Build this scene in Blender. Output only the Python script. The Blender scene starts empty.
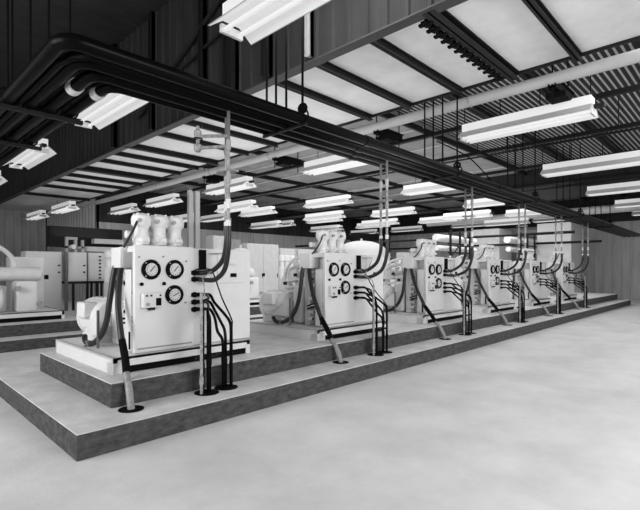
import bpy, math, random
from mathutils import Vector, Matrix
random.seed(7)
COL = bpy.context.scene.collection
PI = math.pi
V = Vector

# ------------------------------------------------------------------ materials
def mat(name, base, rough=0.6, metal=0.0, var=0.0, scale=6.0, bump=0.0, bscale=40.0, emit=0.0, stretch=(1, 1, 1), spec=None):
    m = bpy.data.materials.new(name); m.use_nodes = True
    nt = m.node_tree; N = nt.nodes; L = nt.links
    b = N['Principled BSDF']
    b.inputs['Base Color'].default_value = (base, base, base, 1)
    b.inputs['Roughness'].default_value = rough
    b.inputs['Metallic'].default_value = metal
    if spec is not None: b.inputs['Specular IOR Level'].default_value = spec
    if emit:
        b.inputs['Emission Color'].default_value = (1, 1, 1, 1)
        b.inputs['Emission Strength'].default_value = emit
    if var or bump:
        tc = N.new('ShaderNodeTexCoord'); mp = N.new('ShaderNodeMapping')
        mp.inputs['Scale'].default_value = stretch
        L.new(tc.outputs['Object'], mp.inputs['Vector'])
    if var:
        n1 = N.new('ShaderNodeTexNoise'); n1.inputs['Scale'].default_value = scale
        n1.inputs['Detail'].default_value = 6; n1.inputs['Roughness'].default_value = 0.65
        L.new(mp.outputs[0], n1.inputs['Vector'])
        r = N.new('ShaderNodeValToRGB')
        lo = max(0, base * (1 - var)); hi = min(1, base * (1 + var))
        r.color_ramp.elements[0].position = 0.32; r.color_ramp.elements[0].color = (lo, lo, lo, 1)
        r.color_ramp.elements[1].position = 0.68; r.color_ramp.elements[1].color = (hi, hi, hi, 1)
        L.new(n1.outputs[0], r.inputs[0]); L.new(r.outputs[0], b.inputs['Base Color'])
    if bump:
        n2 = N.new('ShaderNodeTexNoise'); n2.inputs['Scale'].default_value = bscale
        n2.inputs['Detail'].default_value = 4
        L.new(mp.outputs[0], n2.inputs['Vector'])
        bp = N.new('ShaderNodeBump'); bp.inputs['Strength'].default_value = bump; bp.inputs['Distance'].default_value = 0.02
        L.new(n2.outputs[0], bp.inputs['Height']); L.new(bp.outputs[0], b.inputs['Normal'])
    return m

M = dict(
    floor=mat('floor_concrete', .62, .75, var=.13, scale=1.1, bump=.15, bscale=30),
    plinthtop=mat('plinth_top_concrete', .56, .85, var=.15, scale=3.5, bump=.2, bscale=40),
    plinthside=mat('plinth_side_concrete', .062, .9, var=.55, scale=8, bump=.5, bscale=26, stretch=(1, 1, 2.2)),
    white=mat('white_enamel', .70, .45, var=.04, scale=2.5),
    white2=mat('off_white_enamel', .66, .5, var=.08, scale=5),
    cast=mat('painted_casting', .74, .55, var=.10, scale=14, bump=.25, bscale=60),
    grey=mat('grey_enamel', .30, .5, var=.1, scale=5),
    midgrey=mat('mid_grey_steel', .12, .5, var=.15, scale=6),
    dark=mat('dark_steel', .010, .55, var=.2, scale=8, spec=.2),
    pipe=mat('black_painted_pipe', .003, .3, var=.2, scale=10, spec=.05),
    rubber=mat('black_rubber', .018, .4, spec=.4),
    black=mat('matt_black', .003, .8, spec=.1),
    galv=mat('galvanised_conduit', .26, .4, var=.5, scale=22),
    galv2=mat('worn_grey_pipe', .26, .5, var=.35, scale=18),
    trim=mat('edge_angle', .05, .6, spec=.2),
    dial=mat('dial_face', .62, .5, var=.05, scale=10),
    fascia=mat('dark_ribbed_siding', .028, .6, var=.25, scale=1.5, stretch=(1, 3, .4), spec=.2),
    siding=mat('grey_ribbed_siding', .42, .6, var=.15, scale=1.5, stretch=(3, 3, .4)),
    board=mat('ceiling_board', .62, .8, var=.12, scale=1.3),
    greyboard=mat('grey_roof_board', .27, .8, var=.2, scale=1.4),
    deck=mat('roof_deck', .22, .6, var=.25, scale=2),
    deckdark=mat('dark_roof_and_shade', .02, .8),
    refl=mat('glowing_reflector_enamel', .55, .5, emit=.40),  # enamel given a glow that stands in for tube light on it
    wing=mat('glowing_reflector_back', .42, .5, emit=.05),  # faint emission added so the hood back looks lit
    tube=mat('fluorescent_tube', .3, .4, emit=.68),
    duct=mat('pale_pipe', .40, .5, var=.06, scale=3),
)

# ------------------------------------------------------------------ mesh builder
class MB:
    def __init__(s): s.v = []; s.f = []
    def add(s, vs, fs):
        o = len(s.v); s.v += [V(p) for p in vs]; s.f += [[i + o for i in f] for f in fs]; return s
    def box(s, x0, x1, y0, y1, z0, z1):
        return s.add([(x0,y0,z0),(x1,y0,z0),(x1,y1,z0),(x0,y1,z0),(x0,y0,z1),(x1,y0,z1),(x1,y1,z1),(x0,y1,z1)],
                     [(0,3,2,1),(4,5,6,7),(0,1,5,4),(1,2,6,5),(2,3,7,6),(3,0,4,7)])
    def lathe(s, base, axis, prof, seg=20):
        # prof: list of (distance along axis, radius)
        base = V(base); a = V(axis).normalized()
        t = V((0,0,1)) if abs(a.z) < .9 else V((1,0,0))
        u = a.cross(t).normalized(); w = a.cross(u)
        vs = []; fs = []
        for d, r in prof:
            for k in range(seg):
                an = 2*PI*k/seg
                vs.append(base + a*d + (u*math.cos(an) + w*math.sin(an))*r)
        for i in range(len(prof)-1):
            for k in range(seg):
                k2 = (k+1) % seg
                fs.append((i*seg+k, i*seg+k2, (i+1)*seg+k2, (i+1)*seg+k))
        fs.append(tuple(range(seg-1, -1, -1))); n = (len(prof)-1)*seg
        fs.append(tuple(n+k for k in range(seg)))
        return s.add(vs, fs)
    def cyl(s, p0, p1, r, r2=None, seg=14):
        p0 = V(p0); p1 = V(p1); d = p1-p0
        return s.lathe(p0, d, [(0, r), (d.length, r if r2 is None else r2)], seg)
    def tube(s, pts, r, seg=8, smooth=0):
        pts = [V(p) for p in pts]
        if smooth:
            q = []
            P = [pts[0]] + pts + [pts[-1]]
            for i in range(1, len(P)-2):
                a, b, c, d = P[i-1], P[i], P[i+1], P[i+2]
                for k in range(smooth):
                    t = k/smooth
                    q.append(.5*((2*b)+(c-a)*t+(2*a-5*b+4*c-d)*t*t+(3*b-a-3*c+d)*t*t*t))
            q.append(pts[-1]); pts = q
        n = len(pts); tang = []
        for i in range(n):
            tang.append((pts[min(n-1, i+1)] - pts[max(0, i-1)]).normalized())
        up = V((0,0,1)) if abs(tang[0].z) < .9 else V((1,0,0))
        u = tang[0].cross(up).normalized(); vs = []; fs = []
        for i in range(n):
            u = (u - tang[i]*u.dot(tang[i])).normalized(); w = tang[i].cross(u)
            for k in range(seg):
                an = 2*PI*k/seg; vs.append(pts[i] + (u*math.cos(an)+w*math.sin(an))*r)
        for i in range(n-1):
            for k in range(seg):
                k2 = (k+1) % seg
                fs.append((i*seg+k, i*seg+k2, (i+1)*seg+k2, (i+1)*seg+k))
        fs.append(tuple(range(seg-1, -1, -1))); fs.append(tuple((n-1)*seg+k for k in range(seg)))
        return s.add(vs, fs)
    def ring(s, c, axis, R, r, seg=28, rs=8):
        c = V(c); a = V(axis).normalized(); t = V((0,0,1)) if abs(a.z) < .9 else V((1,0,0))
        u = a.cross(t).normalized(); w = a.cross(u); vs = []; fs = []
        for i in range(seg):
            an = 2*PI*i/seg; d = u*math.cos(an)+w*math.sin(an)
            for k in range(rs):
                b = 2*PI*k/rs; vs.append(c + d*(R + r*math.cos(b)) + a*r*math.sin(b))
        for i in range(seg):
            i2 = (i+1) % seg
            for k in range(rs):
                k2 = (k+1) % rs; fs.append((i*rs+k, i2*rs+k, i2*rs+k2, i*rs+k2))
        return s.add(vs, fs)
    def prism(s, poly, ax, a0, a1):
        # poly: 2-D outline in the two other axes, extruded along ax ('x','y','z')
        n = len(poly); vs = []
        for a in (a0, a1):
            for p, q in poly:
                vs.append((a, p, q) if ax == 'x' else (p, a, q) if ax == 'y' else (p, q, a))
        fs = [tuple(range(n)), tuple(range(2*n-1, n-1, -1))]
        for i in range(n):
            j = (i+1) % n; fs.append((i, i+n, j+n, j))
        return s.add(vs, fs)
    def build(s, name, m, parent=None, o=(0, 0, 0), bevel=0.0, smooth=True):
        o = V(o); me = bpy.data.meshes.new(name)
        me.from_pydata([tuple(p-o) for p in s.v], [], s.f)
        import bmesh
        bm = bmesh.new(); bm.from_mesh(me); bmesh.ops.recalc_face_normals(bm, faces=bm.faces); bm.to_mesh(me); bm.free()
        me.materials.append(m)
        if smooth:
            me.polygons.foreach_set('use_smooth', [True]*len(me.polygons))
            me.set_sharp_from_angle(angle=math.radians(38))
        ob = bpy.data.objects.new(name, me); COL.objects.link(ob)
        if parent is not None: ob.parent = parent
        else: ob.location = o
        if bevel:
            bv = ob.modifiers.new('bevel', 'BEVEL'); bv.width = bevel; bv.segments = 2; bv.limit_method = 'ANGLE'
        return ob

def tag(o, label=None, cat=None, group=None, kind=None):
    if label: o['label'] = label
    if cat: o['category'] = cat
    if group: o['group'] = group
    if kind: o['kind'] = kind
    return o
def empty(name, loc):
    o = bpy.data.objects.new(name, None); COL.objects.link(o); o.location = loc; o.empty_display_size = .1; return o
def copy_tree(o, parent=None):
    c = o.copy(); COL.objects.link(c); c.parent = parent
    for ch in list(o.children): copy_tree(ch, c)
    return c
def struct(name, mb, m, **k):
    o = mb.build(name, m, **k); o['kind'] = 'structure'; return o
ORD = ['nearest', 'second', 'third', 'fourth', 'fifth', 'sixth']

# ------------------------------------------------------------------ setting
H = 1.6
PITCH = 3.14
# floor
struct('floor', MB().box(-6, 30.2, -7, 32, -.2, 0), M['floor'], smooth=False)
# plinths: front one
def plinth(x0, x1, y0, y1, uy0, uy1, ux0, label):
    t = empty('concrete_plinth', (x0, y0, 0)); tag(t, label, 'plinth')
    z1, z2 = .23, .48
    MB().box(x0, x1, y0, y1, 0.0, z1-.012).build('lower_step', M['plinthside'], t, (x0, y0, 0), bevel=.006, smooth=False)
    MB().box(x0, x1, y0, y1, z1-.012, z1).build('lower_tread', M['plinthtop'], t, (x0, y0, 0), smooth=False)
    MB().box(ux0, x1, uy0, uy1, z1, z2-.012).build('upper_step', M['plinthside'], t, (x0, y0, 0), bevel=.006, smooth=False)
    MB().box(ux0, x1, uy0, uy1, z2-.012, z2).build('upper_tread', M['plinthtop'], t, (x0, y0, 0), smooth=False)
    return t
plinth(1.32, 24.8, 4.02, 7.5, 4.52, 6.9, 1.80, 'long two-step concrete plinth carrying the near row of gauge-fronted compressors')
plinth(.4, 24.5, 10.3, 13.9, 10.8, 13.3, .9, 'long concrete plinth behind, under the rear row of white machines')

def ribbed(name, ax, fixed, a0, a1, z0, z1, m, pitch=.3, rib=.07, dep=.045, sgn=-1):
    """corrugated sheet as a folded strip, ribs vertical; plane at <fixed>, ribs stand out by dep*sgn"""
    pts = []; a = a0
    while a < a1:
        pts += [(a, 0), (min(a+pitch-rib*1.8, a1), 0), (min(a+pitch-rib*1.4, a1), dep), (min(a+pitch-rib*.4, a1), dep)]
        a += pitch
    pts.append((a1, 0)); vs = []; fs = []
    for p, d in pts:
        for z in (z0, z1):
            vs.append((fixed+sgn*d, p, z) if ax == 'x' else (p, fixed+sgn*d, z))
    for i in range(len(pts)-1): fs.append((2*i, 2*i+2, 2*i+3, 2*i+1))
    mb = MB().add(vs, fs)
    # backing slab
    t0, t1 = sorted((fixed - sgn*.01, fixed - sgn*.12))
    if ax == 'x': mb.box(t0, t1, a0, a1, z0, z1)
    else: mb.box(a0, a1, t0, t1, z0, z1)
    return struct(name, mb, m, smooth=False)

ZC = 4.91            # underside level of the low ceiling strip
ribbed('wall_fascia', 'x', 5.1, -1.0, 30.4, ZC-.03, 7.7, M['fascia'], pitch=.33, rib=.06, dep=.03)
ribbed('wall_back', 'y', 22.6, 8.3, 29.2, 0, 3.9, M['siding'], pitch=.42)
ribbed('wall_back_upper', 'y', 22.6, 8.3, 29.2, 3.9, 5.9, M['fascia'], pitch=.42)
ribbed('wall_back_left', 'y', 30.5, -6, 8.3, 0, 7.7, M['siding'], pitch=.42)
ribbed('wall_side', 'x', 8.3, 22.6, 30.4, 0, 5.9, M['siding'], pitch=.42)
ribbed('wall_right', 'x', 29.3, -7, 22.6, 0, 4.2, M['siding'], pitch=.42)
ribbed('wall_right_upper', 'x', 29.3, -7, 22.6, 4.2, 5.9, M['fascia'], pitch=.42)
# pale panels on right wall between machines
# low ceiling strip
struct('ceiling_low_strip', MB().box(5.23, 8.0, -1.0, 30.4, ZC+.07, ZC+.16), M['board'], smooth=False)
struct('ceiling_high_bay', MB().box(-6, 5.1, -7, 30.4, 7.7, 7.85), M['fascia'], smooth=False)
# trim under the fascia edge
struct('trim_1', MB().box(5.05, 5.24, -1.0, 30.4, ZC-.055, ZC-.03), M['trim'], smooth=False)
struct('trim_2', MB().box(7.99, 8.03, -1.0, 30.4, ZC+.02, ZC+.17), M['dark'], smooth=False)

# purlins below the strip
k = 0; y = -.07
wide = {3: .17, 15: .2}
PY = [(1.0, .05, .12), (1.97, .05, .12), (2.95, .085, .13), (3.92, .05, .12), (5.0, .05, .12), (6.0, .05, .12), (7.5, .05, .12), (9.1, .05, .12), (10.35, .05, .12),
      (11.9, .07, .14), (13.0, .05, .12), (14.15, .05, .12), (15.6, .12, .16), (17.1, .05, .12), (18.4, .05, .12), (20.0, .05, .12), (22.6, .05, .12)]
posw = ['first', 'second', 'third', 'fourth', 'fifth', 'sixth', 'seventh', 'eighth', 'ninth', 'tenth', 'eleventh', 'twelfth', 'thirteenth',
        'fourteenth', 'fifteenth', 'sixteenth', 'seventeenth', 'eighteenth', 'nineteenth', 'twentieth', 'twenty-first', 'twenty-second',
        'twenty-third', 'twenty-fourth', 'twenty-fifth', 'twenty-sixth', 'twenty-seventh', 'twenty-eighth', 'twenty-ninth', 'thirtieth']
for i, (yy, w, h) in enumerate(PY):
    if i == 0: continue
    nm = 'roof_girder' if w > .08 else 'roof_purlin'
    mb = MB()
    z1 = ZC+.07; z0 = z1-h
    mb.box(5.12, 8.0, yy-w, yy+w, z0, z0+.02).box(5.12, 8.0, yy-.012, yy+.012, z0, z1).box(5.12, 8.0, yy-w, yy+w, z1-.02, z1)
    if w > .08:
        t = empty(nm, (5.12, yy, z0))
        mb.build('beam', M['dark'], t, (5.12, yy, z0), smooth=False)
        if i == 2:
            tag(t, 'wide dark girder across the pale ceiling with row of cross-shaped clips, top right', 'girder')
            for q in range(13):
                x = 5.35+q*.2
                c = MB(); yc = yy+w+.075
                c.box(x-.03, x+.03, yc-.1, yc+.1, z0-.01, z0+.02).box(x-.08, x+.08, yc-.035, yc+.035, z0-.015, z0+.015)
                c.cyl((x, yc, z0-.03), (x, yc, z1), .03, seg=8)
                c.box(x-.012, x+.012, yy+w-.01, yc, z0, z0+.015)
                c.build('beam_clip', M['black'], t, (5.12, yy, z0), smooth=False)
        else:
            tag(t, 'wide dark girder across the pale ceiling, far left beyond many slim purlins', 'girder')
    else:
        o = mb.build(nm, M['dark'], None, (5.12, yy, z0), smooth=False)
        tag(o, 'slim dark purlin under the pale ceiling strip, %s slim one from the right' % posw[i-1 if i < 2 else i-2], 'purlin', 'purlins under the pale ceiling strip')

# pilasters and struts on the fascia
for j, (py, lab, w) in enumerate([(4.95, 'slim steel upright on dark fascia, nearest the top centre of the photo', .05), (5.97, 'dark steel upright on fascia just left of the hanging rods', .09),
                     (7.0, 'heavy dark column on fascia above the first conduit drop', .16), (8.0, 'dark upright on fascia left of the heavy column', .07),
                     (10.2, 'dark upright on fascia above the near overhead light', .06), (12.4, 'furthest dark upright on the left of the fascia', .06)]):
    mb = MB().box(4.98-w*.5, 5.06, py-w, py-w+.02, ZC, 7.69).box(4.98-w*.5, 5.06, py+w-.02, py+w, ZC, 7.69).box(4.98, 5.06, py-w, py+w, ZC, 7.69)
    tag(mb.build('steel_upright', M['dark'] if j else M['grey'], None, (5.0, py, ZC), smooth=False), lab, 'column')
tag(MB().tube([(5.0, 7.1, 6.9), (5.0, 10.9, 5.35)], .045).build('diagonal_brace', M['dark'], None, (5, 7, 6)),
    'dark diagonal brace crossing the ribbed fascia behind the pipes', 'brace')
tag(MB().tube([(5.0, 7.1, 6.2), (5.0, 9.0, 5.9), (5.0, 10.6, 6.4)], .03).build('diagonal_brace', M['dark'], None, (5, 7, 6)),
    'thin dark brace crossing the fascia at top left', 'brace')

# high roof beyond the strip
ZD = 5.76
def deck():
    vs = []; fs = []; y = -5.0; pts = []
    while y < 6.7:
        pts += [(y, 0), (y+.045, 0), (y+.06, .05), (y+.11, .05), (y+.125, 0)]; y += .125
    for p, d in pts: vs += [(8.0, p, ZD+d), (29.2, p, ZD+d)]
    for i in range(len(pts)-1): fs.append((2*i, 2*i+1, 2*i+3, 2*i+2))
    return MB().add(vs, fs)
struct('ceiling_deck', deck(), M['board'], smooth=False)
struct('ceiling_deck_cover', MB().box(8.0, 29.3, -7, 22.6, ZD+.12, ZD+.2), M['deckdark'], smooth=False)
struct('ceiling_grey_boards', MB().box(8.05, 29.2, 6.7, 22.5, ZD-.12, ZD-.02), M['greyboard'], smooth=False)
# dark slots between deck ribs (painted strips standing in for shade in the valleys)
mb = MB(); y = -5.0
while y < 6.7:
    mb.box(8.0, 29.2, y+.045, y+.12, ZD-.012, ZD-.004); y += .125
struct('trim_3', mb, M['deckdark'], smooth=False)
# battens on the grey boards
for j, x in enumerate([9.6, 11.4, 13.4, 15.6, 18.0, 20.6, 23.4]):
    struct('trim_%d' % (4+j), MB().box(x-.03, x+.03, 6.7, 22.4, ZD-.15, ZD-.11), M['board'], smooth=False)
for j, yy in enumerate([-2.2, -.4, 1.4, 3.3, 5.0, 6.75, 9.3, 12, 15, 18.5]):
    o = MB().box(8.02, 29.1, yy-.1, yy+.1, ZD-.22, ZD-.19).box(8.02, 29.1, yy-.02, yy+.02, ZD-.22, ZD-.03).build('roof_beam', M['dark'], None, (8.02, yy, ZD-.2), smooth=False) if yy < 6.7 else \
        MB().box(8.02, 29.1, yy-.035, yy+.035, ZD-.28, ZD-.12).build('roof_beam', M['dark'], None, (8.02, yy, ZD-.6), smooth=False)
    tag(o, 'dark roof beam under the %s, %s from the right' % ('ribbed deck' if yy < 6.7 else 'grey roof boards', posw[j]), 'roof beam', 'roof beams beyond the pale pipe')
for j, x in enumerate([10.4, 13.0, 16.0, 19.5, 23.5]):
    o = MB().box(x-.05, x+.05, -4.9, 22.2, ZD-.78, ZD-.68).build('cross_rail', M['dark'], None, (x, 0, ZD-.8), smooth=False)
    tag(o, 'dark cross rail hung under the right-hand roof, %s beyond the pale pipe' % posw[j], 'rail', 'cross rails under the deck')
n = 0
for x in (10.4, 13.0, 16.0, 19.5, 23.5):
    for yy in (1.4, 2.35, 3.3, 4.15, 5.0, 5.85):
        o = MB().cyl((x, yy, ZD-.7), (x, yy, ZD-.02), .012, seg=6).build('drop_rod', M['dark'], None, (x, yy, ZD-.7))
        tag(o, 'short thin dark rod between a cross rail and the ribbed deck at upper right', 'rod', 'rods holding the cross rails')

# dark bulkhead high on the right, and pale duct below it
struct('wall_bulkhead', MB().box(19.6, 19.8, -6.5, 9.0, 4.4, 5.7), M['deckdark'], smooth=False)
t = MB().cyl((26.0, -6, 4.55), (26.0, 15, 4.55), .2, seg=18).build('air_duct', M['white2'], None, (26, 0, 4.5))
tag(t, 'pale round duct high on the right, just above the far end of the black pipes', 'duct')

# the long pale pipe
t = empty('ceiling_pipe', (8.35, 3, 4.83))
MB().cyl((8.35, -4, 4.83), (8.35, 29.6, 4.83), .1, seg=22).build('pipe_run', M['duct'], t, (8.35, 3, 4.83))
for yy in (1.0, 3.9, 6.8, 9.8, 12.8, 16.5): MB().ring((8.35, yy, 4.83), (0, 1, 0), .103, .014).build('hanger_band', M['galv'], t, (8.35, 3, 4.83))
tag(t, 'long pale round pipe running along the edge of the low ceiling', 'pipe')
# second slimmer pipe
tag(MB().cyl((12.2, -4, 4.72), (12.2, 22, 4.72), .028, seg=10).build('sprinkler_pipe', M['dark'], None, (12.2, 0, 4.72)), 'slim dark pipe under the roof beyond the long pale pipe', 'pipe')
tag(MB().cyl((16.8, -4, 4.4), (16.8, 22, 4.4), .05, seg=10).build('sprinkler_pipe', M['dark'], None, (16.8, 0, 4.4)), 'dark slim pipe running across above the far lights', 'pipe')

# dark bracket beams
for j, yy in enumerate([2.45, 6.1, 9.6, 13.2]):
    t = empty('hanger_bracket', (8.75, yy, 4.72))
    o = (8.75, yy, 4.72)
    mb = MB().box(8.3, 9.3, yy-.06, yy-.045, 4.66, 4.82).box(8.3, 9.3, yy+.045, yy+.06, 4.66, 4.82).box(8.3, 9.3, yy-.06, yy+.06, 4.66, 4.675).box(8.3, 9.3, yy-.1, yy+.1, 4.81, 4.83)
    mb.build('beam', M['black'], t, o, smooth=False)
    for x in (8.34, 9.24): MB().cyl((x, yy, 4.45), (x, yy, ZD-.03 if yy < 6 else ZD-.12), .014, seg=6).build('rod', M['black'], t, o)
    MB().box(8.5, 8.85, yy-.16, yy+.16, 4.56, 4.66).build('clamp', M['black'], t, o, bevel=.01)
    tag(t, 'short dark hanger beam on two rods under the pale pipe, %s from the right' % posw[j], 'bracket', 'hanger beams by the pale pipe')

# ------------------------------------------------------------------ light fixtures
def make_light(L=2.4):
    t = empty('ceiling_light', (0, 0, 0)); y0, y1 = -L/2, L/2
    # reflector: trapezoid hood open below
    outer = [(-.31, 0), (-.13, .15), (.13, .15), (.31, 0)]
    inner = [(.30, -.004), (.12, .135), (-.12, .135), (-.30, -.004)]
    MB().prism(outer+inner, 'y', y0, y1).build('reflector', M['wing'], t, smooth=False)
    MB().prism([(.295, .002), (.12, .13), (-.12, .13), (-.295, .002), (-.29, -.004), (-.115, .122), (.115, .122), (.29, -.004)], 'y', y0+.01, y1-.01).build('reflector_lining', M['refl'], t, smooth=False)
    MB().box(-.13, .13, y0+.02, y1-.02, .15, .31).build('ballast_housing', M['refl'], t, bevel=.01, smooth=False)  # housing is no lamp; its material glows to look lit
    for x in (-.1, .1): MB().cyl((x, y0+.04, .02), (x, y1-.04, .02), .026, seg=10).build('tube', M['tube'], t)
    for y in (y0+.02, y1-.02): MB().box(-.15, .15, y-.02, y+.02, -.02, .075).build('lamp_holder', M['white2'], t, smooth=False)
    for y in (y0+.45, y1-.45): MB().cyl((0, y, .30), (0, y, .58), .008, seg=6).build('hanging_rod', M['dark'], t)
    MB().box(-.05, .05, y0-.16, y0, .09, .15).build('mounting_channel', M['dark'], t, smooth=False)
    return t
proto = make_light(); first = True
ZF = 4.32
rowname = ['before the dark fascia', 'in first row past the pale pipe', 'in second row past the pale pipe', 'in third row past the pale pipe', 'in fourth row past the pale pipe', 'in row by the far wall']
coln = ['first', 'second', 'third', 'fourth', 'fifth', 'sixth', 'seventh']
FX = [(3.1, 0), (9.1, 1), (14.15, 2), (19.0, 3), (23.6, 4), (27.6, 5)]
for x, r in FX:
    for c, yc in enumerate([-1.75+1.4, 3.2, 7.9, 12.9, 17.6, 21.4]):
        if r == 0 and c == 1: yc = 3.15
        if r > 0 and yc > 22: continue
        if r == 0: x_ = 3.1
        t = proto if first else copy_tree(proto); first = False
        z = ZF
        t.location = (x, yc, z)
        tag(t, 'hanging fluorescent light %s, %s from the right' % (rowname[r], coln[c]), 'light', 'fluorescent lights over the hall')
# extra lower row of lights seen far left and centre
for j, (x, yc, z) in enumerate([(6.5, 21.5, 4.15), (6.6, 26.0, 4.2), (11.4, 15.6, 4.1), (16.4, 15.2, 4.1), (11.6, 20.3, 4.0), (16.6, 19.9, 4.0), (21.3, 15.4, 4.15), (21.5, 19.8, 4.1), (25.6, 9.9, 4.1), (21.4, 10.2, 4.15)]):
    t = copy_tree(proto); t.location = (x, yc, z)
    tag(t, ['fluorescent light under the far end of the low ceiling strip, nearer one', 'fluorescent light under the low ceiling strip, furthest back at left'][j] if j < 2 else
        'lower-hung fluorescent light between the main rows, %s of these from the left' % coln[(j-2) % 7] if j < 9 else 'slightly lower hanging fluorescent light between rows, at far right', 'light', 'fluorescent lights over the hall')

# ------------------------------------------------------------------ black overhead pipes
ZB = 3.49
def zb(x): return ZB - .0085*max(0, x-2.2)
pipes = [(4.02, 1.22, .068, 'front'), (4.32, 1.44, .062, 'second'), (4.52, 1.63, .066, 'third'), (4.71, 1.86, .058, 'rearmost')]
for j, (py, cx, r, nm) in enumerate(pipes):
    R = .15
    pts = [(cx, 24, ZB), (cx, py+.4, ZB)]
    for a in range(0, 91, 15):
        an = math.radians(a); pts.append((cx+R-R*math.cos(an), py+R-R*math.sin(an), ZB))
    pts += [(6, py, zb(6)), (14, py, zb(14)), (27.5, py, zb(27.5))]
    t = empty('overhead_pipe', (cx, py, ZB)); o = (cx, py, ZB)
    MB().tube(pts, r, seg=14).build('pipe_run', M['pipe'], t, o)
    if j >= 2: MB().cyl((cx, py+(.44 if j == 2 else .24), ZB), (cx, py+(.57 if j == 2 else .37), ZB), r+.012, seg=16).build('coupling', M['white2'], t, o)
    for xx in (5.2, 9.9, 14.6, 19.3): MB().cyl((xx+j*.17, py, zb(xx+j*.17)), (xx+.14+j*.17, py, zb(xx+.14+j*.17)), r+.01, seg=14).build('coupling', M['pipe'], t, o)
    tag(t, '%s of the four long black overhead pipes bending round above the aisle' % nm, 'pipe', 'black overhead pipes')
# extra thin pipes lying in the bundle
for j, (py, cx, z, r, nm) in enumerate([(4.175, 1.33, ZB-.01, .045, 'thin black tube between the front two overhead pipes'), (4.42, 1.52, ZB+.02, .018, 'thin black tube between the middle overhead pipes'), (4.625, 1.75, ZB+.01, .018, 'thin black tube between the rear two overhead pipes')]):
    tag(MB().tube([(cx, 24, z), (cx, py+.3, z), (cx+.05, py+.1, z), (cx+.15, py, z), (10, py, z+zb(10)-ZB), (27.5, py, z+zb(27.5)-ZB)], r, seg=8).build('overhead_tube', M['pipe'], None, (cx, py, z)), nm, 'pipe')

# hangers
hset = ['by the fascia', 'at the far edge of the low ceiling', 'third along the pipes', 'fourth along the pipes', 'fifth along the pipes']
for s_, (hx, ztop) in enumerate([(3.95, 7.7), (8.05, ZC+.05), (12.3, ZD-.1), (16.5, ZD-.1), (20.7, ZD-.1)]):
    zh = zb(hx)
    for j, (py, cx, r, nm) in enumerate(pipes):
        t = empty('pipe_hanger', (hx, py, zh)); o = (hx, py, zh)
        R = r+.03
        MB().ring((hx, py, zh+.02), (1, 0, 0), R, .012).build('ring', M['black'], t, o)
        MB().cyl((hx, py, zh+R), (hx, py, ztop), .016, seg=7).build('rod', M['black'], t, o)
        MB().box(hx-.02, hx+.02, py-.02, py+.02, zh+R-.02, zh+R+.06).build('nut', M['black'], t, o)
        if j == 0: MB().ring((hx, py, zh+.13), (1, .2, 0), .055, .018).build('eye', M['black'], t, o)
        tag(t, 'hanger rod on the %s overhead pipe, set %s' % (nm, hset[s_]), 'hanger', 'hanger rods for overhead pipes')
    o = MB().box(hx-.015, hx+.015, 3.95, 4.78, zh-.085, zh-.055).build('pipe_support', M['dark'], None, (hx, 4.3, zh-.1), smooth=False)
    tag(o, 'dark cross bar under the black pipes, %s' % hset[s_], 'support bar', 'cross bars under the overhead pipes')
for s_, hy in enumerate([5.9, 7.6, 10.4, 13.5]):
    for j, (py, cx, r, nm) in enumerate(pipes[:]):
        t = empty('pipe_hanger', (cx, hy, ZB)); o = (cx, hy, ZB)
        MB().ring((cx, hy, ZB+.02), (0, 1, 0), r+.03, .012).build('ring', M['black'], t, o)
        MB().cyl((cx, hy, ZB+r+.03), (cx, hy, 7.7), .014, seg=7).build('rod', M['black'], t, o)
        tag(t, 'black hanger rod on the %s overhead pipe, %s back from the bend' % (nm, coln[s_]), 'hanger', 'hanger rods for overhead pipes')
    tag(MB().box(1.1, 2.0, hy-.03, hy+.03, ZB-.115, ZB-.07).build('pipe_support', M['dark'], None, (1.3, hy, ZB-.1), smooth=False),
        'dark cross bar under the black pipes at left, %s back from the bend' % coln[s_], 'support bar', 'cross bars under the overhead pipes')

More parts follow.
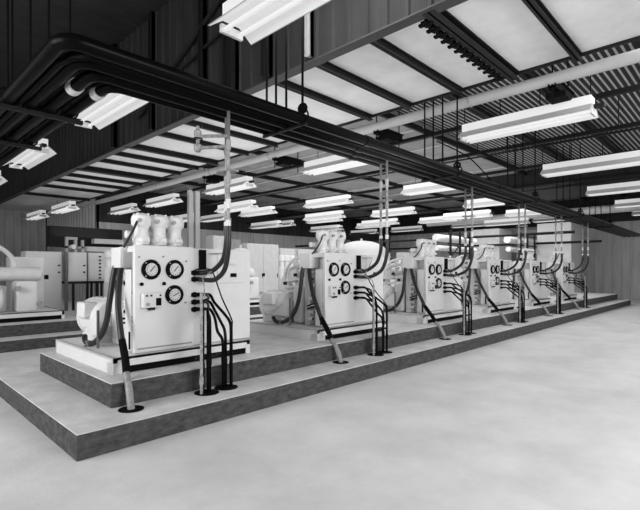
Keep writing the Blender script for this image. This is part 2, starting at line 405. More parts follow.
# ------------------------------------------------------------------ compressor unit
O = V((1.95, 4.85, .48))
def make_unit():
    t = empty('compressor_unit', O)
    def b(mb, name, m, parent=None, **k): return mb.build(name, M[m], parent or t, O, **k)
    # skid
    mb = MB().box(1.95, 3.77, 4.85, 4.90, .556, .655).box(1.95, 3.77, 6.7, 6.75, .48, .655)
    mb.box(1.95, 2.0, 4.85, 6.75, .48, .655).box(3.72, 3.77, 4.85, 6.75, .48, .655).box(1.95, 3.77, 4.85, 6.75, .63, .655)
    mb.box(1.95, 2.12, 4.845, 5.0, .482, .6).box(3.70, 3.77, 4.845, 5.0, .482, .6)
    b(mb, 'skid_base', 'white')
    b(MB().box(2.12, 3.70, 4.855, 4.95, .482, .556), 'recess', 'black', smooth=False)
    # gauge panel
    gp = b(MB().box(2.22, 2.97, 4.93, 4.99, .66, 1.875), 'gauge_panel', 'white', bevel=.01)
    b(MB().box(2.50, 2.968, 4.992, 5.5, .66, 1.80), 'frame_body', 'white2', bevel=.01)
    b(MB().box(2.25, 2.94, 4.921, 4.932, .70, .715), 'seam', 'grey', gp, smooth=False)
    sc = b(MB().box(2.97, 3.87, 4.97, 5.55, .66, 1.865), 'side_cabinet', 'white', bevel=.012)
    d = b(MB().box(3.33, 3.74, 4.955, 4.97, 1.42, 1.82), 'door', 'white', sc, bevel=.006)
    b(MB().box(3.53, 3.62, 4.94, 4.958, 1.50, 1.55), 'name_plate', 'black', sc, smooth=False)
    b(MB().box(3.47, 3.60, 4.93, 4.97, 1.66, 1.68), 'handle', 'white2', sc, bevel=.004)
    b(MB().box(3.06, 3.145, 4.93, 4.97, 1.61, 1.845), 'vent_slot', 'black', sc, smooth=False)
    b(MB().tube([(3.2, 4.94, 1.80), (3.46, 4.92, 1.81), (3.28, 4.86, 1.64), (2.96, 4.72, 1.5), (2.79, 4.42, 1.42), (2.76, 4.36, 1.3)], .008, seg=6), 'cable', 'galv')
    # gauges
    for gx, gz in ((2.41, 1.60), (2.705, 1.60), (2.70, 1.30)):
        g = b(MB().lathe((gx, 4.925, gz), (0, -1, 0), [(0, .115), (.012, .115), (.03, .108), (.034, .098), (.034, .078), (.022, .074)], 32), 'gauge', 'black')
        b(MB().lathe((gx, 4.905, gz), (0, -1, 0), [(0, .073), (.003, .073)], 28), 'dial', 'dial', g, smooth=False)
        tk = MB()
        for q in range(11):
            an = math.radians(-225+q*27); ca, sa = math.cos(an), math.sin(an)
            tk.tube([(gx+ca*.052, 4.900, gz+sa*.052), (gx+ca*.064, 4.900, gz+sa*.064)], .003, seg=4)
        b(tk, 'scale_marks', 'black', g, smooth=False)
        an = math.radians(50 if gz > 1.5 else 25); ca, sa = math.cos(an), math.sin(an)
        b(MB().tube([(gx-ca*.03, 4.898, gz-sa*.03), (gx+ca*.05, 4.898, gz+sa*.05)], .0045, seg=5), 'needle', 'black', g)
        for q in range(4):
            an = math.radians(45+90*q)
            b(MB().cyl((gx+math.cos(an)*.104, 4.90, gz+math.sin(an)*.104), (gx+math.cos(an)*.104, 4.888, gz+math.sin(an)*.104), .008, seg=8), 'screw', 'grey', g)
    for kx in (2.295, 2.565): b(MB().lathe((kx, 4.93, 1.435), (0, -1, 0), [(0, .012), (.012, .02), (.03, .02), (.034, .014)], 12), 'knob', 'black')
    cb = b(MB().box(2.29, 2.53, 4.86, 4.93, 1.165, 1.335), 'control_box', 'white2', bevel=.012)
    b(MB().box(2.44, 2.50, 4.85, 4.862, 1.19, 1.275), 'switch_plate', 'black', cb, smooth=False)
    for q in (2.33, 2.38, 2.49): b(MB().cyl((q, 4.862, 1.305), (q, 4.845, 1.305), .011, seg=10), 'button', 'dark', cb)
    b(MB().cyl((2.34, 4.862, 1.21), (2.34, 4.84, 1.21), .02, seg=12), 'selector', 'grey', cb)
    b(MB().box(2.37, 2.43, 4.86, 4.93, 1.14, 1.17), 'gland', 'dark', cb)
    # small fittings right of the gauges
    for q, (fx, fz) in enumerate([(2.85, 1.2), (2.86, 1.7), (2.27, 1.74), (2.56, 1.75)]):
        b(MB().cyl((fx, 4.93, fz), (fx, 4.915, fz), .012, seg=8), 'bolt', 'grey')
    # hose stubs
    for z in (1.56, 1.48, 1.29, 1.20, 1.11):
        st = b(MB().cyl((2.93, 4.91, z), (3.03, 4.91, z), .026, seg=12).cyl((2.95, 4.91, z), (2.98, 4.91, z), .034, seg=8), 'hose_stub', 'black')
    # junction box and fittings at the left
    jb = b(MB().box(2.19, 2.39, 5.24, 5.5, 1.62, 1.86), 'junction_box', 'white', bevel=.008)
    b(MB().box(2.21, 2.37, 5.232, 5.24, 1.64, 1.84), 'cover', 'white2', jb, bevel=.004)
    b(MB().box(2.30, 2.42, 5.36, 5.48, .66, 1.62), 'manifold_post', 'white2', bevel=.006)
    b(MB().box(2.42, 2.50, 5.0, 5.45, .66, 1.80), 'back_frame', 'white', bevel=.006)
    for q in range(8):
        z = .78+q*.11; dx = .035*((q*37) % 3-1)
        v = MB().cyl((2.30+dx, 5.36, z), (2.28+dx, 5.24, z), .024, seg=10).cyl((2.285+dx, 5.27, z-.03), (2.285+dx, 5.27, z+.03), .014, seg=8)
        vv = b(v, 'valve', 'cast')
        b(MB().cyl((2.28+dx, 5.242, z), (2.278+dx, 5.23, z), .018, seg=8), 'valve_nut', 'grey' if q % 3 else 'dark', vv)
    for q, (z0, z1) in enumerate([(1.55, 1.3), (1.25, .95), (1.45, 1.05)]):
        b(MB().tube([(2.27+q*.02, 5.22, z0), (2.25-.01*q, 5.18, (z0+z1)/2), (2.27+.02*q, 5.22, z1)], .010, seg=6, smooth=5), 'copper_line', 'grey')
    for z in (1.0, 1.05): b(MB().tube([(2.2, 5.32, z-.06), (2.19, 5.2, z-.02), (2.25, 5.08, z), (2.3, 5.02, z+.01)], .013, seg=6, smooth=5), 'black_line', 'black')
    b(MB().box(2.195, 2.21, 5.0, 5.03, .70, .90), 'sight_glass', 'black', smooth=False)
    b(MB().box(2.205, 2.215, 4.99, 5.14, .68, 1.6), 'valve_board', 'white', bevel=.004)
    # cylinder heads on top
    for q, hx in enumerate((2.41, 2.63, 2.84)):
        h = b(MB().lathe((hx, 5.17, 1.87), (0, 0, 1), [(0, .098), (.02, .098), (.025, .088), (.045, .088), (.05, .1), (.10, .1), (.115, .088), (.14, .08), (.2, .078), (.22, .082), (.235, .088)], 18), 'cylinder_barrel', 'cast')
        b(MB().lathe((hx, 5.17, 2.10), (0, 0, 1), [(0, .086), (.03, .112), (.09, .115), (.13, .104), (.155, .07), (.165, .03)], 16), 'cylinder_head', 'cast', h)
        for w in range(4):
            an = PI/2*w-.9; b(MB().cyl((hx+math.cos(an)*.085, 5.17+math.sin(an)*.085, 2.19), (hx+math.cos(an)*.085, 5.17+math.sin(an)*.085, 2.26), .016, seg=6), 'head_nut', 'white2', h, smooth=False)
        b(MB().cyl((hx-.06, 5.08, 2.17), (hx-.075, 5.04, 2.17), .024, seg=10), 'valve_cap', 'grey', h)
        b(MB().box(hx-.04, hx+.04, 5.055, 5.09, 1.93, 1.97), 'nameplate', 'cast', h, bevel=.003)
        b(MB().box(hx-.045, hx+.05, 5.045, 5.06, 1.885, 1.895), 'slot', 'grey', h, smooth=False)
    b(MB().box(2.27, 2.98, 4.992, 5.46, 1.80, 1.872), 'head_deck', 'white', bevel=.003)
    b(MB().tube([(2.33, 5.10, 2.16), (2.28, 5.1, 2.05), (2.24, 5.16, 1.93), (2.24, 5.26, 1.855)], .014, seg=7, smooth=5), 'breather_hose', 'rubber')
    b(MB().cyl((2.3, 5.34, 2.02), (2.95, 5.34, 2.02), .045, seg=12), 'intake_manifold', 'cast')
    # machine behind the panel: crankcase, motor, cooler, filter
    cr = b(MB().box(2.75, 3.6, 5.6, 6.35, .66, 1.2), 'crankcase', 'white2', bevel=.05)
    b(MB().lathe((3.15, 5.75, 1.2), (0, 0, 1), [(0, .2), (.05, .2), (.06, .16), (.35, .16), (.37, .19), (.42, .19), (.5, .1)], 20), 'large_cylinder', 'cast')
    b(MB().lathe((3.42, 6.15, 1.2), (0, 0, 1), [(0, .15), (.25, .15), (.3, .12), (.36, .12), (.38, .15), (.43, .12)], 20), 'small_cylinder', 'cast')
    b(MB().cyl((2.7, 6.2, 1.48), (3.7, 6.2, 1.48), .12, seg=18), 'cooler_shell', 'white2')
    b(MB().tube([(2.8, 6.25, 1.2), (2.72, 6.3, 1.35), (2.75, 6.3, 1.6), (3.0, 6.1, 1.72), (3.15, 5.8, 1.68)], .035, seg=9, smooth=5), 'pipe_bend', 'cast')
    b(MB().lathe((2.84, 6.55, .66), (0, 0, 1), [(0, .09), (.75, .09), (.8, .06)], 16), 'oil_filter', 'white')
    for q in range(3): b(MB().box(2.74, 2.755, 5.75+q*.2, 5.87+q*.2, .8, .9), 'inspection_cover', 'grey', cr, bevel=.004)
    mt = b(MB().lathe((2.40, 5.90, .96), (0, 1, 0), [(0, .17), (.02, .24), (.10, .27), (.11, .255), (.52, .255), (.53, .27), (.6, .27), (.66, .22), (.68, .12)], 28), 'motor', 'white')
    fin = MB()
    for w in range(14):
        an = 2*PI*w/14; c, s_ = math.cos(an), math.sin(an)
        fin.tube([(2.40+c*.258, 6.02, .96+s_*.258), (2.40+c*.258, 6.4, .96+s_*.258)], .01, seg=4)
    b(fin, 'cooling_fins', 'white2', mt, smooth=False)
    b(MB().box(2.2, 2.6, 5.98, 6.48, .655, .76), 'motor_foot', 'white2', mt, bevel=.01)
    b(MB().box(2.07, 2.24, 6.06, 6.32, .98, 1.18), 'terminal_box', 'white', mt, bevel=.02)
    b(MB().box(2.30, 2.74, 5.56, 5.80, .66, 1.32), 'pulley_guard', 'white', bevel=.06)
    b(MB().prism([(5.64, .80), (6.1, .80), (5.64, 1.10)], 'x', 2.08, 2.10), 'belt_guard', 'white2', bevel=.004)
    b(MB().box(2.07, 2.10, 5.615, 5.635, .655, 1.11), 'guard_post', 'midgrey', bevel=.003)
    b(MB().lathe((2.05, 5.84, .655), (0, 0, 1), [(0, .05), (.015, .05), (.02, .03), (.05, .03), (.06, .04), (.07, .04)], 14), 'drain_valve', 'midgrey')
    b(MB().cyl((2.42, 5.8, .96), (2.42, 5.92, .96), .04, seg=12).lathe((2.42, 5.84, .96), (0, 1, 0), [(0, .12), (.05, .12)], 20), 'coupling', 'white2')
    for q, (px_, py_, h_) in enumerate([(2.78, 6.05, 1.62), (2.88, 5.95, 1.78), (3.0, 6.42, 1.9), (3.3, 6.42, 1.75), (3.62, 6.4, 1.85)]):
        b(MB().cyl((px_, py_, .66), (px_, py_, h_), .03, seg=10).lathe((px_, py_, h_), (0, 0, 1), [(0, .05), (.02, .05), (.03, .03), (.07, .03), (.08, .045), (.11, .02)], 10), 'standpipe', 'white2')
        b(MB().ring((px_-.02, py_-.06, h_-.25), (-1, -.4, 0), .045, .008, seg=14, rs=5).cyl((px_, py_, h_-.25), (px_-.05, py_-.07, h_-.25), .014, seg=6), 'hand_wheel', 'grey')
    for q, z in enumerate((1.30, 1.42)):
        b(MB().tube([(2.7, 5.7, z), (2.66, 6.0, z), (2.66, 6.3, z-.04), (2.8, 6.45, z)], .022, seg=8, smooth=4), 'side_pipe', 'white')
    b(MB().box(2.60, 2.66, 5.62, 5.95, 1.22, 1.46), 'terminal_cabinet', 'white2', bevel=.008)
    for q, (yy_, zz_) in enumerate([(5.68, 1.4), (5.86, 1.36), (6.18, .95), (6.3, 1.34), (6.02, 1.5), (6.38, .78)]):
        b(MB().box(2.575, 2.605, yy_-.035, yy_+.035, zz_-.03, zz_+.03), 'dark_plate', 'dark', smooth=False)
    b(MB().tube([(2.9, 5.7, 1.7), (2.8, 5.8, 1.84), (2.66, 6.1, 1.8), (2.62, 6.3, 1.6), (2.63, 6.35, 1.4)], .028, seg=8, smooth=5), 'vent_pipe', 'cast')
    # hose that curls back to the motor
    b(MB().tube([(2.22, 5.44, 1.64), (2.19, 5.44, 1.5), (2.15, 5.45, 1.2), (2.14, 5.5, 1.0), (2.12, 5.6, .82), (2.08, 5.77, .70), (2.06, 5.95, .70), (2.08, 6.05, .76)], .034, seg=10, smooth=6), 'flexible_hose', 'rubber')
    return t
unit = make_unit()
ul = ['white compressor unit with three black-rimmed gauges, nearest the camera on the near plinth']
for j in range(1, 6): ul.append('white three-gauge compressor unit on the near plinth, %s along from the plinth corner' % ORD[j])
for j in range(6):
    t = unit if j == 0 else copy_tree(unit)
    t.location = O + V((PITCH*j, 0, 0))
    tag(t, ul[j], 'compressor', 'compressor units on the near plinth')

# floor conduit from junction box
def make_tail():
    o = V((1.93, 4.36, .23)); t = empty('floor_conduit', o)
    MB().tube([(2.23, 5.31, 1.64), (2.18, 5.24, 1.46), (2.11, 5.10, 1.2), (2.065, 4.93, .93)], .034, seg=10, smooth=6).build('hose', M['rubber'], t, o)
    MB().tube([(2.066, 4.935, .94), (2.05, 4.85, .81), (2.02, 4.71, .68)], .034, seg=10, smooth=6).build('hose', M['rubber'], t, o)
    MB().tube([(2.055, 4.87, .835), (2.02, 4.71, .675), (1.98, 4.58, .54)], .040, seg=10, smooth=6).build('tape_wrap', M['black'], t, o)
    MB().tube([(1.985, 4.60, .56), (1.945, 4.44, .40), (1.93, 4.37, .28), (1.93, 4.36, .232)], .036, seg=10, smooth=6).build('lower_pipe', M['galv2'], t, o)
    MB().lathe((1.93, 4.36, .23), (0, 0, 1), [(0, .12), (.006, .12)], 24).build('floor_plate', M['black'], t, o)
    return t, o
tl, o0 = make_tail()
which = ['nearest', 'second', 'third', 'fourth', 'fifth', 'sixth']
for j in range(6):
    t = tl if j == 0 else copy_tree(tl); t.location = o0 + V((PITCH*j, 0, 0))
    tag(t, 'black-taped hose leaning down to the plinth step at the %s compressor unit' % which[j], 'hose', 'taped hoses down to the plinth step')

def make_cluster(kind):
    if kind == 0:
        o = V((2.78, 4.35, .23)); t = empty('conduit_cluster', o)
        for q, (x, y, z) in enumerate([(2.745, 4.37, 1.29), (2.79, 4.34, 1.20), (2.835, 4.37, 1.11)]):
            MB().tube([(3.02, 4.91, z), (3.06, 4.87, z), (3.06, 4.78, z-.005), (2.95, 4.58, z-.03), (x+.04, y+.07, z-.06), (x, y, z-.17), (x, y, z-.35), (x, y, .7), (x, y, .235)], .0165, seg=8, smooth=5).build('conduit', M['pipe'], t, o)
            MB().cyl((x, y, .46+.03*q), (x, y, .56+.03*q), .021, seg=8).build('coupling', M['black'], t, o)
        MB().cyl((2.70, 4.33, .235), (2.70, 4.33, 1.35), .0165, seg=8).cyl((2.70, 4.33, .34), (2.70, 4.33, .42), .024, seg=8).build('pale_conduit', M['galv'], t, o)
    else:
        o = V((3.06, 4.38, .23)); t = empty('conduit_cluster', o)
        for q, (x, y, z) in enumerate([(3.12, 4.37, 1.29), (3.065, 4.40, 1.20), (3.01, 4.37, 1.11)]):
            MB().tube([(3.02, 4.91, z), (3.12, 4.89, z), (3.14, 4.83, z-.01), (3.13, 4.72, z-.10), (x+.01, 4.5, z-.23), (x, y+.02, z-.31), (x, y, z-.42), (x, y, .7), (x, y, .235)], .0175, seg=8, smooth=5).build('conduit', M['pipe'], t, o)
            MB().cyl((x, y, .44+.03*q), (x, y, .53+.03*q), .022, seg=8).build('coupling', M['black'], t, o)
        MB().tube([(3.0, 4.94, 1.6), (3.2, 4.93, 1.6), (3.25, 4.9, 1.5), (3.22, 4.7, 1.25), (3.16, 4.42, 1.02), (3.15, 4.39, .9), (3.15, 4.39, .24)], .009, seg=6, smooth=4).build('thin_cable', M['black'], t, o)
    MB().box(o.x-.12, o.x+.12, o.y+.03, o.y+.05, .60, .63).build('strap', M['dark'], t, o, smooth=False)
    MB().lathe((o.x, o.y, .23), (0, 0, 1), [(0, .135), (.006, .135)], 24).build('floor_plate', M['black'], t, o)
    return t, o
for kind, side in ((0, 'left'), (1, 'right')):
    c0, o0 = make_cluster(kind)
    for j in range(6):
        t = c0 if j == 0 else copy_tree(c0); t.location = o0 + V((PITCH*j, 0, 0))
        tag(t, '%s bunch of upright black conduits in front of the %s compressor unit' % (side, which[j]), 'conduits', 'conduit bunches on the plinth step')

def make_drop():
    o = V((3.2, 4.5, 1.5)); t = empty('conduit_drop', o)
    for q, (x, y, z, yb) in enumerate([(3.16, 4.52, 1.56, 4.52), (3.05, 4.32, 1.48, 4.32)]):
        if q == 0: pts = [(3.02, 4.91, z), (3.09, 4.89, z), (3.16, 4.80, z+.03), (3.18, 4.62, z+.16), (x, y, z+.38), (x, y, 2.12)]
        else: pts = [(3.02, 4.91, z), (3.08, 4.86, z-.01), (3.11, 4.68, z-.0), (3.08, 4.44, z+.12), (x, y, z+.38), (x, y, 2.1)]
        h = MB().tube(pts, .030, seg=10, smooth=6).build('flexible_hose', M['rubber'], t, o)
        for zz, zt in ((2.1, 2.62), (2.68, 3.0), (3.06, 3.48)):
            MB().cyl((x, y, zz), (x, y, zt), .020, seg=10).build('pipe_length', M['galv'] if zz < 3 else M['midgrey'], t, o)
        for zz in (2.06, 2.30, 2.60, 2.98): MB().cyl((x, y, zz), (x, y, zz+.11), .029, seg=12).build('coupling', M['white2'] if zz in (2.06, 2.30) else M['grey'], t, o)
    MB().box(3.03, 3.18, 4.30, 4.54, 2.74, 2.76).build('tie_bar', M['galv'], t, o, smooth=False)
    return t, o
dp, o0 = make_drop()
for j in range(6):
    t = dp if j == 0 else copy_tree(dp); t.location = o0 + V((PITCH*j, 0, 0))
    tag(t, 'pair of pipes with black hoses dropping from overhead to the %s compressor unit' % which[j], 'pipe drop', 'pipe drops to the compressors')
# valve cluster on the first drop
t = empty('valve_assembly', (3.02, 4.4, 3.1)); o = (3.02, 4.4, 3.1)
MB().cyl((3.05, 4.33, 3.14), (2.80, 4.62, 3.14), .02, seg=8).cyl((3.05, 4.33, 3.02), (2.80, 4.62, 3.00), .02, seg=8).build('arm', M['galv'], t, o)
for z in (3.18, 3.02):
    MB().lathe((2.82, 4.60, z-.06), (0, 0, 1), [(0, .03), (.03, .045), (.08, .045), (.1, .02), (.14, .02)], 12).build('valve_body', M['galv'], t, o)
    MB().ring((2.82, 4.60, z+.09), (0, 0, 1), .05, .009, seg=16, rs=5).build('hand_wheel', M['dark'], t, o)
tag(t, 'small valve group sticking out from the first pipe drop against the pale ceiling', 'valve')

# ------------------------------------------------------------------ rear row (seen from the back)
def make_rear():
    o = V((3.1, 11.2, .48)); t = empty('rear_machine', o)
    def b(mb, name, m, parent=None, **k): return mb.build(name, M[m], parent or t, o, **k)
    x, y = 3.1, 11.2
    b(MB().box(x, x+2.0, y, y+.06, .57, .68).box(x, x+.06, y, y+1.7, .48, .68).box(x+1.94, x+2, y, y+1.7, .48, .68).box(x, x+2, y, y+1.7, .65, .68), 'skid_base', 'white', bevel=.006)
    b(MB().box(x+.06, x+1.94, y+.02, y+.1, .482, .57), 'recess', 'black', smooth=False)
    b(MB().box(x+.15, x+.95, y+.3, y+1.1, .68, 1.25), 'crankcase', 'white2', bevel=.05)
    for q in range(3):
        b(MB().lathe((x+.35+q*.25, y+1.3, .68), (0, 0, 1), [(0, .11), (1.0, .11), (1.02, .08), (1.2, .075), (1.25, .12), (1.4, .12), (1.46, .07)], 16), 'cylinder_barrel', 'cast')
    b(MB().lathe((x+.3, y+.25, 1.0), (1, 0, 0), [(0, .2), (.03, .28), (.5, .28), (.55, .2)], 24), 'motor', 'white')
    b(MB().cyl((x+.3, y+.8, 1.5), (x+1.7, y+.8, 1.5), .16, seg=18), 'cooler_shell', 'white2')
    b(MB().lathe((x+.45, y+.5, 1.2), (0, 0, 1), [(0, .14), (.3, .14), (.32, .1), (.5, .1), (.52, .14), (.6, .1)], 16), 'large_cylinder', 'cast')
    b(MB().box(x+1.2, x+1.9, y+1.2, y+1.65, .68, 1.9), 'panel_back', 'white', bevel=.012)
    b(MB().box(x+1.1, x+1.5, y+.15, y+.6, .68, 1.35), 'pump_housing', 'white', bevel=.04)
    b(MB().tube([(x+.5, y+.5, 1.8), (x+.55, y+.4, 2.0), (x+.8, y+.5, 2.1), (x+1.1, y+.7, 1.9), (x+1.2, y+.8, 1.65)], .05, seg=9, smooth=5), 'pipe_bend', 'white')
    b(MB().tube([(x+.1, y+.1, .8), (x+.05, y+.05, 1.1), (x+.1, y+.2, 1.5), (x+.3, y+.3, 1.7)], .025, seg=8, smooth=5), 'flexible_hose', 'rubber')
    for q in range(4): b(MB().box(x+.2+q*.42, x+.3+q*.42, y-.02, y+.1, .8+.17*(q % 3), .9+.17*(q % 3)), 'small_valve', 'grey', bevel=.006)
    b(MB().box(x+.62, x+.72, y-.03, y+.02, 1.18, 1.25).box(x+1.62, x+1.7, y+.1, y+.14, 1.38, 1.48), 'tag_plate', 'black')
    return t, o
rm, o0 = make_rear()
for j in range(7):
    t = rm if j == 0 else copy_tree(rm); t.location = o0 + V((PITCH*j - 1.68, 0, 0))
    tag(t, 'back of a white machine on the rear plinth, %s' % (['at the left edge of the photo', 'behind the nearest compressor unit', 'seen between first and second compressor units', 'seen between second and third compressor units',
        'seen between third and fourth compressor units', 'seen beyond the fourth compressor unit', 'furthest right in its row'][j]), 'machine', 'machines on the rear plinth')

# electrical cabinets on a stand, far left
t = empty('cabinet_stand', (5.2, 14.8, 0)); o = (5.2, 14.8, 0)
MB().box(4.5, 6.9, 14.5, 15.2, 1.17, 1.24).build('shelf', M['dark'], t, o, smooth=False)
for x in (4.68, 5.08, 5.2, 5.38, 5.5, 6.85): MB().box(x-.03, x+.03, 14.52, 14.58, 0, 1.17).build('leg', M['dark'], t, o, smooth=False)
tag(t, 'black steel stand under the white electrical cabinets at far left', 'stand')
for j, (x0, x1, lab) in enumerate([(3.45, 4.38, 'narrow white electrical cabinet behind the far left machine'), (4.53, 5.08, 'wide white electrical cabinet on black stand, left of pair'), (5.13, 6.9, 'wide white electrical cabinet with column of black handles, right of pair')]):
    z0 = 1.24 if j else 0
    t = empty('electrical_cabinet', (x0, 14.6, z0)); o = (x0, 14.6, z0)
    MB().box(x0, x1, 14.6, 15.1, z0, 2.12).build('case', M['white2'], t, o, bevel=.01)
    MB().box(x0+.03, x1-.03, 14.585, 14.6, z0+.05, 2.08).build('door', M['white'], t, o, bevel=.004)
    for q in range(7 if j == 2 else 2):
        zz = (1.32+q*.11) if j == 2 else 1.5+.2*q
        xx = x0+.33 if j == 2 else x1-.08
        MB().box(xx-.03, xx+.03, 14.56, 14.585, zz, zz+.04).build('handle', M['black'], t, o)
    tag(t, lab, 'cabinet')
# dark strut between narrow cabinet and stand
tag(MB().box(4.42, 4.49, 14.4, 14.5, 0, 2.12).build('support_post', M['midgrey'], None, (4.2, 14.4, 0)), 'dark grey post between the far left cabinets', 'post')
# raised pipe frame on top
t = empty('pipework_stand', (4.5, 14.8, 2.12)); o = (4.5, 14.8, 2.12)
mb = MB()
for x in (4.55, 4.8, 5.0): mb.box(x-.03, x+.04, 14.7, 14.8, 2.12, 2.5)
mb.box(4.52, 4.85, 14.7, 14.8, 2.5, 2.58).box(4.52, 5.03, 14.7, 14.8, 2.24, 2.3); mb.build('frame', M['duct'], t, o, smooth=False)
MB().cyl((4.68, 14.7, 2.28), (4.68, 14.5, 2.28), .07, seg=14).build('flange', M['white'], t, o)
tag(t, 'pale pipe framework standing above the far left electrical cabinets', 'frame')

# background dark mezzanine band at far left and horizontal ducts
tag(MB().box(5.4, 8.2, 19.4, 19.9, 2.5, 3.3).build('equipment_bridge', M['dark'], None, (3, 19.4, 2.45), smooth=False), 'dark overhead box structure at far left under the low ceiling', 'bridge')
for j, (x0, x1, z, lab) in enumerate([(6.9, 8.1, 2.75, 'upper pale duct against dark structure at far left'), (6.6, 8.1, 2.42, 'lower pale duct against dark structure at far left')]):
    tag(MB().box(x0, x1, 19.0, 19.35, z-.1, z+.1).build('flat_duct', M['white2'], None, (x0, 19, z), bevel=.02), lab, 'duct')
# column at back wall
for j, (x, y, lab) in enumerate([(10.3, 17.4, 'pale square column above the nearest compressor unit, left'), (10.62, 17.4, 'pale square column above the nearest compressor unit, right')]):
    tag(MB().box(x-.11, x+.11, y-.08, y+.08, 0, 5.15).build('steel_column', M['duct'], None, (x, y, 0), bevel=.01), lab, 'column')

# vertical vessels and boxes between unit one and two (rear)
def vessel(x, y, r, z0, z1, lab, m='white', seams=0):
    t = empty('storage_vessel', (x, y, z0)); o = (x, y, z0)
    h = z1-z0
    prof = [(0, r*.6), (.05, r*.9), (.12, r), (h-.45*r, r)] + [(h-.45*r+.45*r*math.sin(a*PI/16), r*math.cos(a*PI/16)) for a in range(1, 8)]
    MB().lathe((x, y, z0), (0, 0, 1), prof, 36).build('shell', M[m], t, o)
    MB().ring((x, y, z0+h*.55), (0, 0, 1), r+.005, .02, seg=36).build('band', M['white2'], t, o)
    MB().cyl((x, y, z1-.02), (x, y, z1+.12), .06, seg=12).build('nozzle', M['white2'], t, o)
    for a in range(3):
        an = 2*PI*a/3; MB().box(x+math.cos(an)*r*.7-.04, x+math.cos(an)*r*.7+.04, y+math.sin(an)*r*.7-.04, y+math.sin(an)*r*.7+.04, 0 if z0 < .4 else .48, z0+.1).build('leg', M['grey'], t, o)
    tag(t, lab, 'tank')
vessel(19.4, 15.2, 1.35, .3, 3.15, 'large white domed tank behind the second compressor unit')
vessel(11.4, 15.3, .38, .3, 2.5, 'slim white upright tank seen between first and second compressor units')

for j, (x0, x1, y0, z0, z1, m, lab) in enumerate([
    (12.2, 12.9, 17.3, 1.2, 3.0, 'grey', 'tall grey cabinet in background between first two compressor units'),
    (11.2, 12.1, 17.0, 0, 3.1, 'white2', 'tall white cabinet left of grey one in background'),
    (13.2, 15.2, 17.2, 0, 2.85, 'white2', 'wide white cabinet right of grey one in background'),
    (15.5, 18.0, 17.4, 0, 2.7, 'white', 'broad white cabinet behind the second compressor unit'),
    (22.6, 24.2, 14.5, 0, 2.6, 'white2', 'white cabinet behind the third compressor unit'),
    (25.4, 27.2, 10.2, 0, 3.9, 'white2', 'white wall cabinet at right behind the furthest units'),
    (25.4, 27.2, 6.6, 0, 4.0, 'white', 'tall white panelled cabinet at the far right'),
    (22.6, 26.2, 18.0, 0, 3.95, 'dark', 'dark box standing in for the shadow behind the large domed tank'),  # added box, dark to stand in for the shadow there
    (27.4, 28.6, 8.4, 0, 3.9, 'grey', 'grey cabinet between the two white ones at far right'),
    ]):
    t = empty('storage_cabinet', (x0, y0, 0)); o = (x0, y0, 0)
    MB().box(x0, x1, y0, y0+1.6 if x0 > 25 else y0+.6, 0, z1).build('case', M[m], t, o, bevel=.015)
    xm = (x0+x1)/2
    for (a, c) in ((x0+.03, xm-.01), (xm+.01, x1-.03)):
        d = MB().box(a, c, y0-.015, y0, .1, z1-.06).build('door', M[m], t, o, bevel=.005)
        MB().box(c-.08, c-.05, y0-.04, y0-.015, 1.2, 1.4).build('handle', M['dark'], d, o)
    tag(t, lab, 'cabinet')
# pipe rack with ladder frames behind units three to five
for j, (x0, y0, lab) in enumerate([(18.6, 9.6, 'dark pipe rack with white ducts above the rear plinth, left of the two'), (22.2, 7.9, 'dark pipe rack with diagonal brace at right, behind the fourth unit')]):
    t = empty('pipe_rack', (x0, y0, 0)); o = (x0, y0, 0)
    mb = MB()
    for x in (x0, x0+.9, x0+1.9): mb.box(x-.04, x+.04, y0-.04, y0+.04, 0, 3.35)
    for z in (2.35, 2.75, 3.2): mb.box(x0-.2, x0+2.1, y0-.03, y0+.03, z-.03, z+.03)
    mb.build('frame', M['dark'], t, o, smooth=False)
    MB().tube([(x0+.05, y0-.02, 2.2), (x0+.85, y0-.02, 2.7)], .035, seg=6).build('diagonal', M['dark'], t, o)
    MB().cyl((x0-.6, y0+.4, 3.0), (x0+3.2, y0+.4, 3.0), .16, seg=18).build('duct', M['white'], t, o)
    MB().cyl((x0-.6, y0+.35, 2.55), (x0+3.2, y0+.35, 2.55), .12, seg=18).build('duct', M['white2'], t, o)
    MB().tube([(x0+.3, y0-.1, 2.05), (x0+.9, y0-.1, 2.2), (x0+1.3, y0-.1, 2.1)], .07, seg=10, smooth=5).build('pipe_bend', M['grey'], t, o)
    tag(t, lab, 'pipe rack')
# thin chains and long cable runs below the lights
for j, (z, x, lab) in enumerate([(3.12, 20.5, 'black cable run under the far lights, nearer'), (2.95, 25.0, 'black cable run under the far lights, further')]):
    tag(MB().cyl((x, 5.2, z), (x, 21.5, z), .06, seg=8).build('cable_run', M['dark'], None, (x, 3, z)), lab, 'cable run')
tag(MB().tube([(9.6, 5.3, 4.6), (10.3, 4.9, 4.3), (10.6, 4.6, 3.9), (11.4, 4.5, 3.5)], .014, seg=6, smooth=6).build('loose_cable', M['black'], None, (10, 5, 4)), 'loose black cable curving down beyond the pale pipe', 'cable')
tag(MB().tube([(9.2, 4.6, 4.35), (12.5, 4.5, 4.3)], .03, seg=6).build('channel_bar', M['black'], None, (9.2, 4.6, 4.35)), 'dark horizontal channel bar beyond the hanging rods', 'bar')

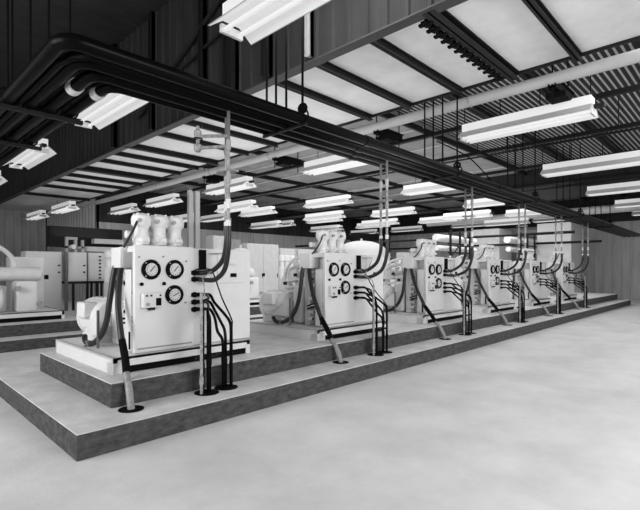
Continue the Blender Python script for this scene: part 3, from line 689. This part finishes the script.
# ------------------------------------------------------------------ world, lamps, camera
w = bpy.data.worlds.new('world'); bpy.context.scene.world = w; w.use_nodes = True
w.node_tree.nodes['Background'].inputs[0].default_value = (1, 1, 1, 1)
w.node_tree.nodes['Background'].inputs[1].default_value = .55
def area(name, loc, target, size, sizey, power):
    l = bpy.data.lights.new(name, 'AREA'); l.shape = 'RECTANGLE'; l.size = size; l.size_y = sizey; l.energy = power
    ob = bpy.data.objects.new(name, l); COL.objects.link(ob); ob.location = loc
    ob.rotation_euler = (V(target)-V(loc)).to_track_quat('-Z', 'Y').to_euler(); return ob
area('fascia_fill', (3.4, 3.6, 5.2), (5.1, 4.2, 6.0), 1.2, .6, 110)  # unseen lamp added to brighten the fascia
area('key_flood', (3.5, -3.5, 3.2), (6.5, 5, 1.0), 4, 2, 420)
area('hall_fill', (17, 12, 5.0), (17, 12, 0), 14, 14, 900)  # unseen panel standing in for the light of the fluorescent rows
area('end_wall_fill', (20.5, 9, 3.9), (29, 9, 2.2), 8, .8, 55)  # unseen lamp added to brighten the right end wall
area('roof_fill', (14, 12, 3.6), (14, 12, 6), 12, 12, 160)  # unseen upward panel added to brighten the roof boards
area('aisle_fill', (13, 0, 5.2), (13, 1.5, 0), 16, 3, 520)  # unseen panel standing in for the fluorescents over the aisle
area('low_ceiling_fill', (6.6, 12, 2.9), (6.6, 12, 5), 2.0, 20, 180)  # unseen upward lamp added to brighten the low ceiling strip
area('side_flood', (-3.5, 5.5, 3.2), (8, 7.5, 1.2), 5, 3, 420)
area('rear_aisle_fill', (14, 8.8, 4.0), (14, 9.2, 0), 18, 1.5, 300)  # unseen fill panel added over the rear aisle

cam = bpy.data.cameras.new('camera'); co = bpy.data.objects.new('camera', cam); COL.objects.link(co)
cam.sensor_width = 36; cam.lens = 452.4/640*36
cam.shift_x = 9.5/640; cam.shift_y = 14.5/640
co.location = (0, 0, H); co.rotation_euler = (math.radians(90), 0, math.radians(-45.5))
cam.clip_end = 200
sc = bpy.context.scene; sc.camera = co
sc.view_settings.view_transform = 'Standard'
sc.view_settings.look = 'None'
sc.view_settings.exposure = -.16
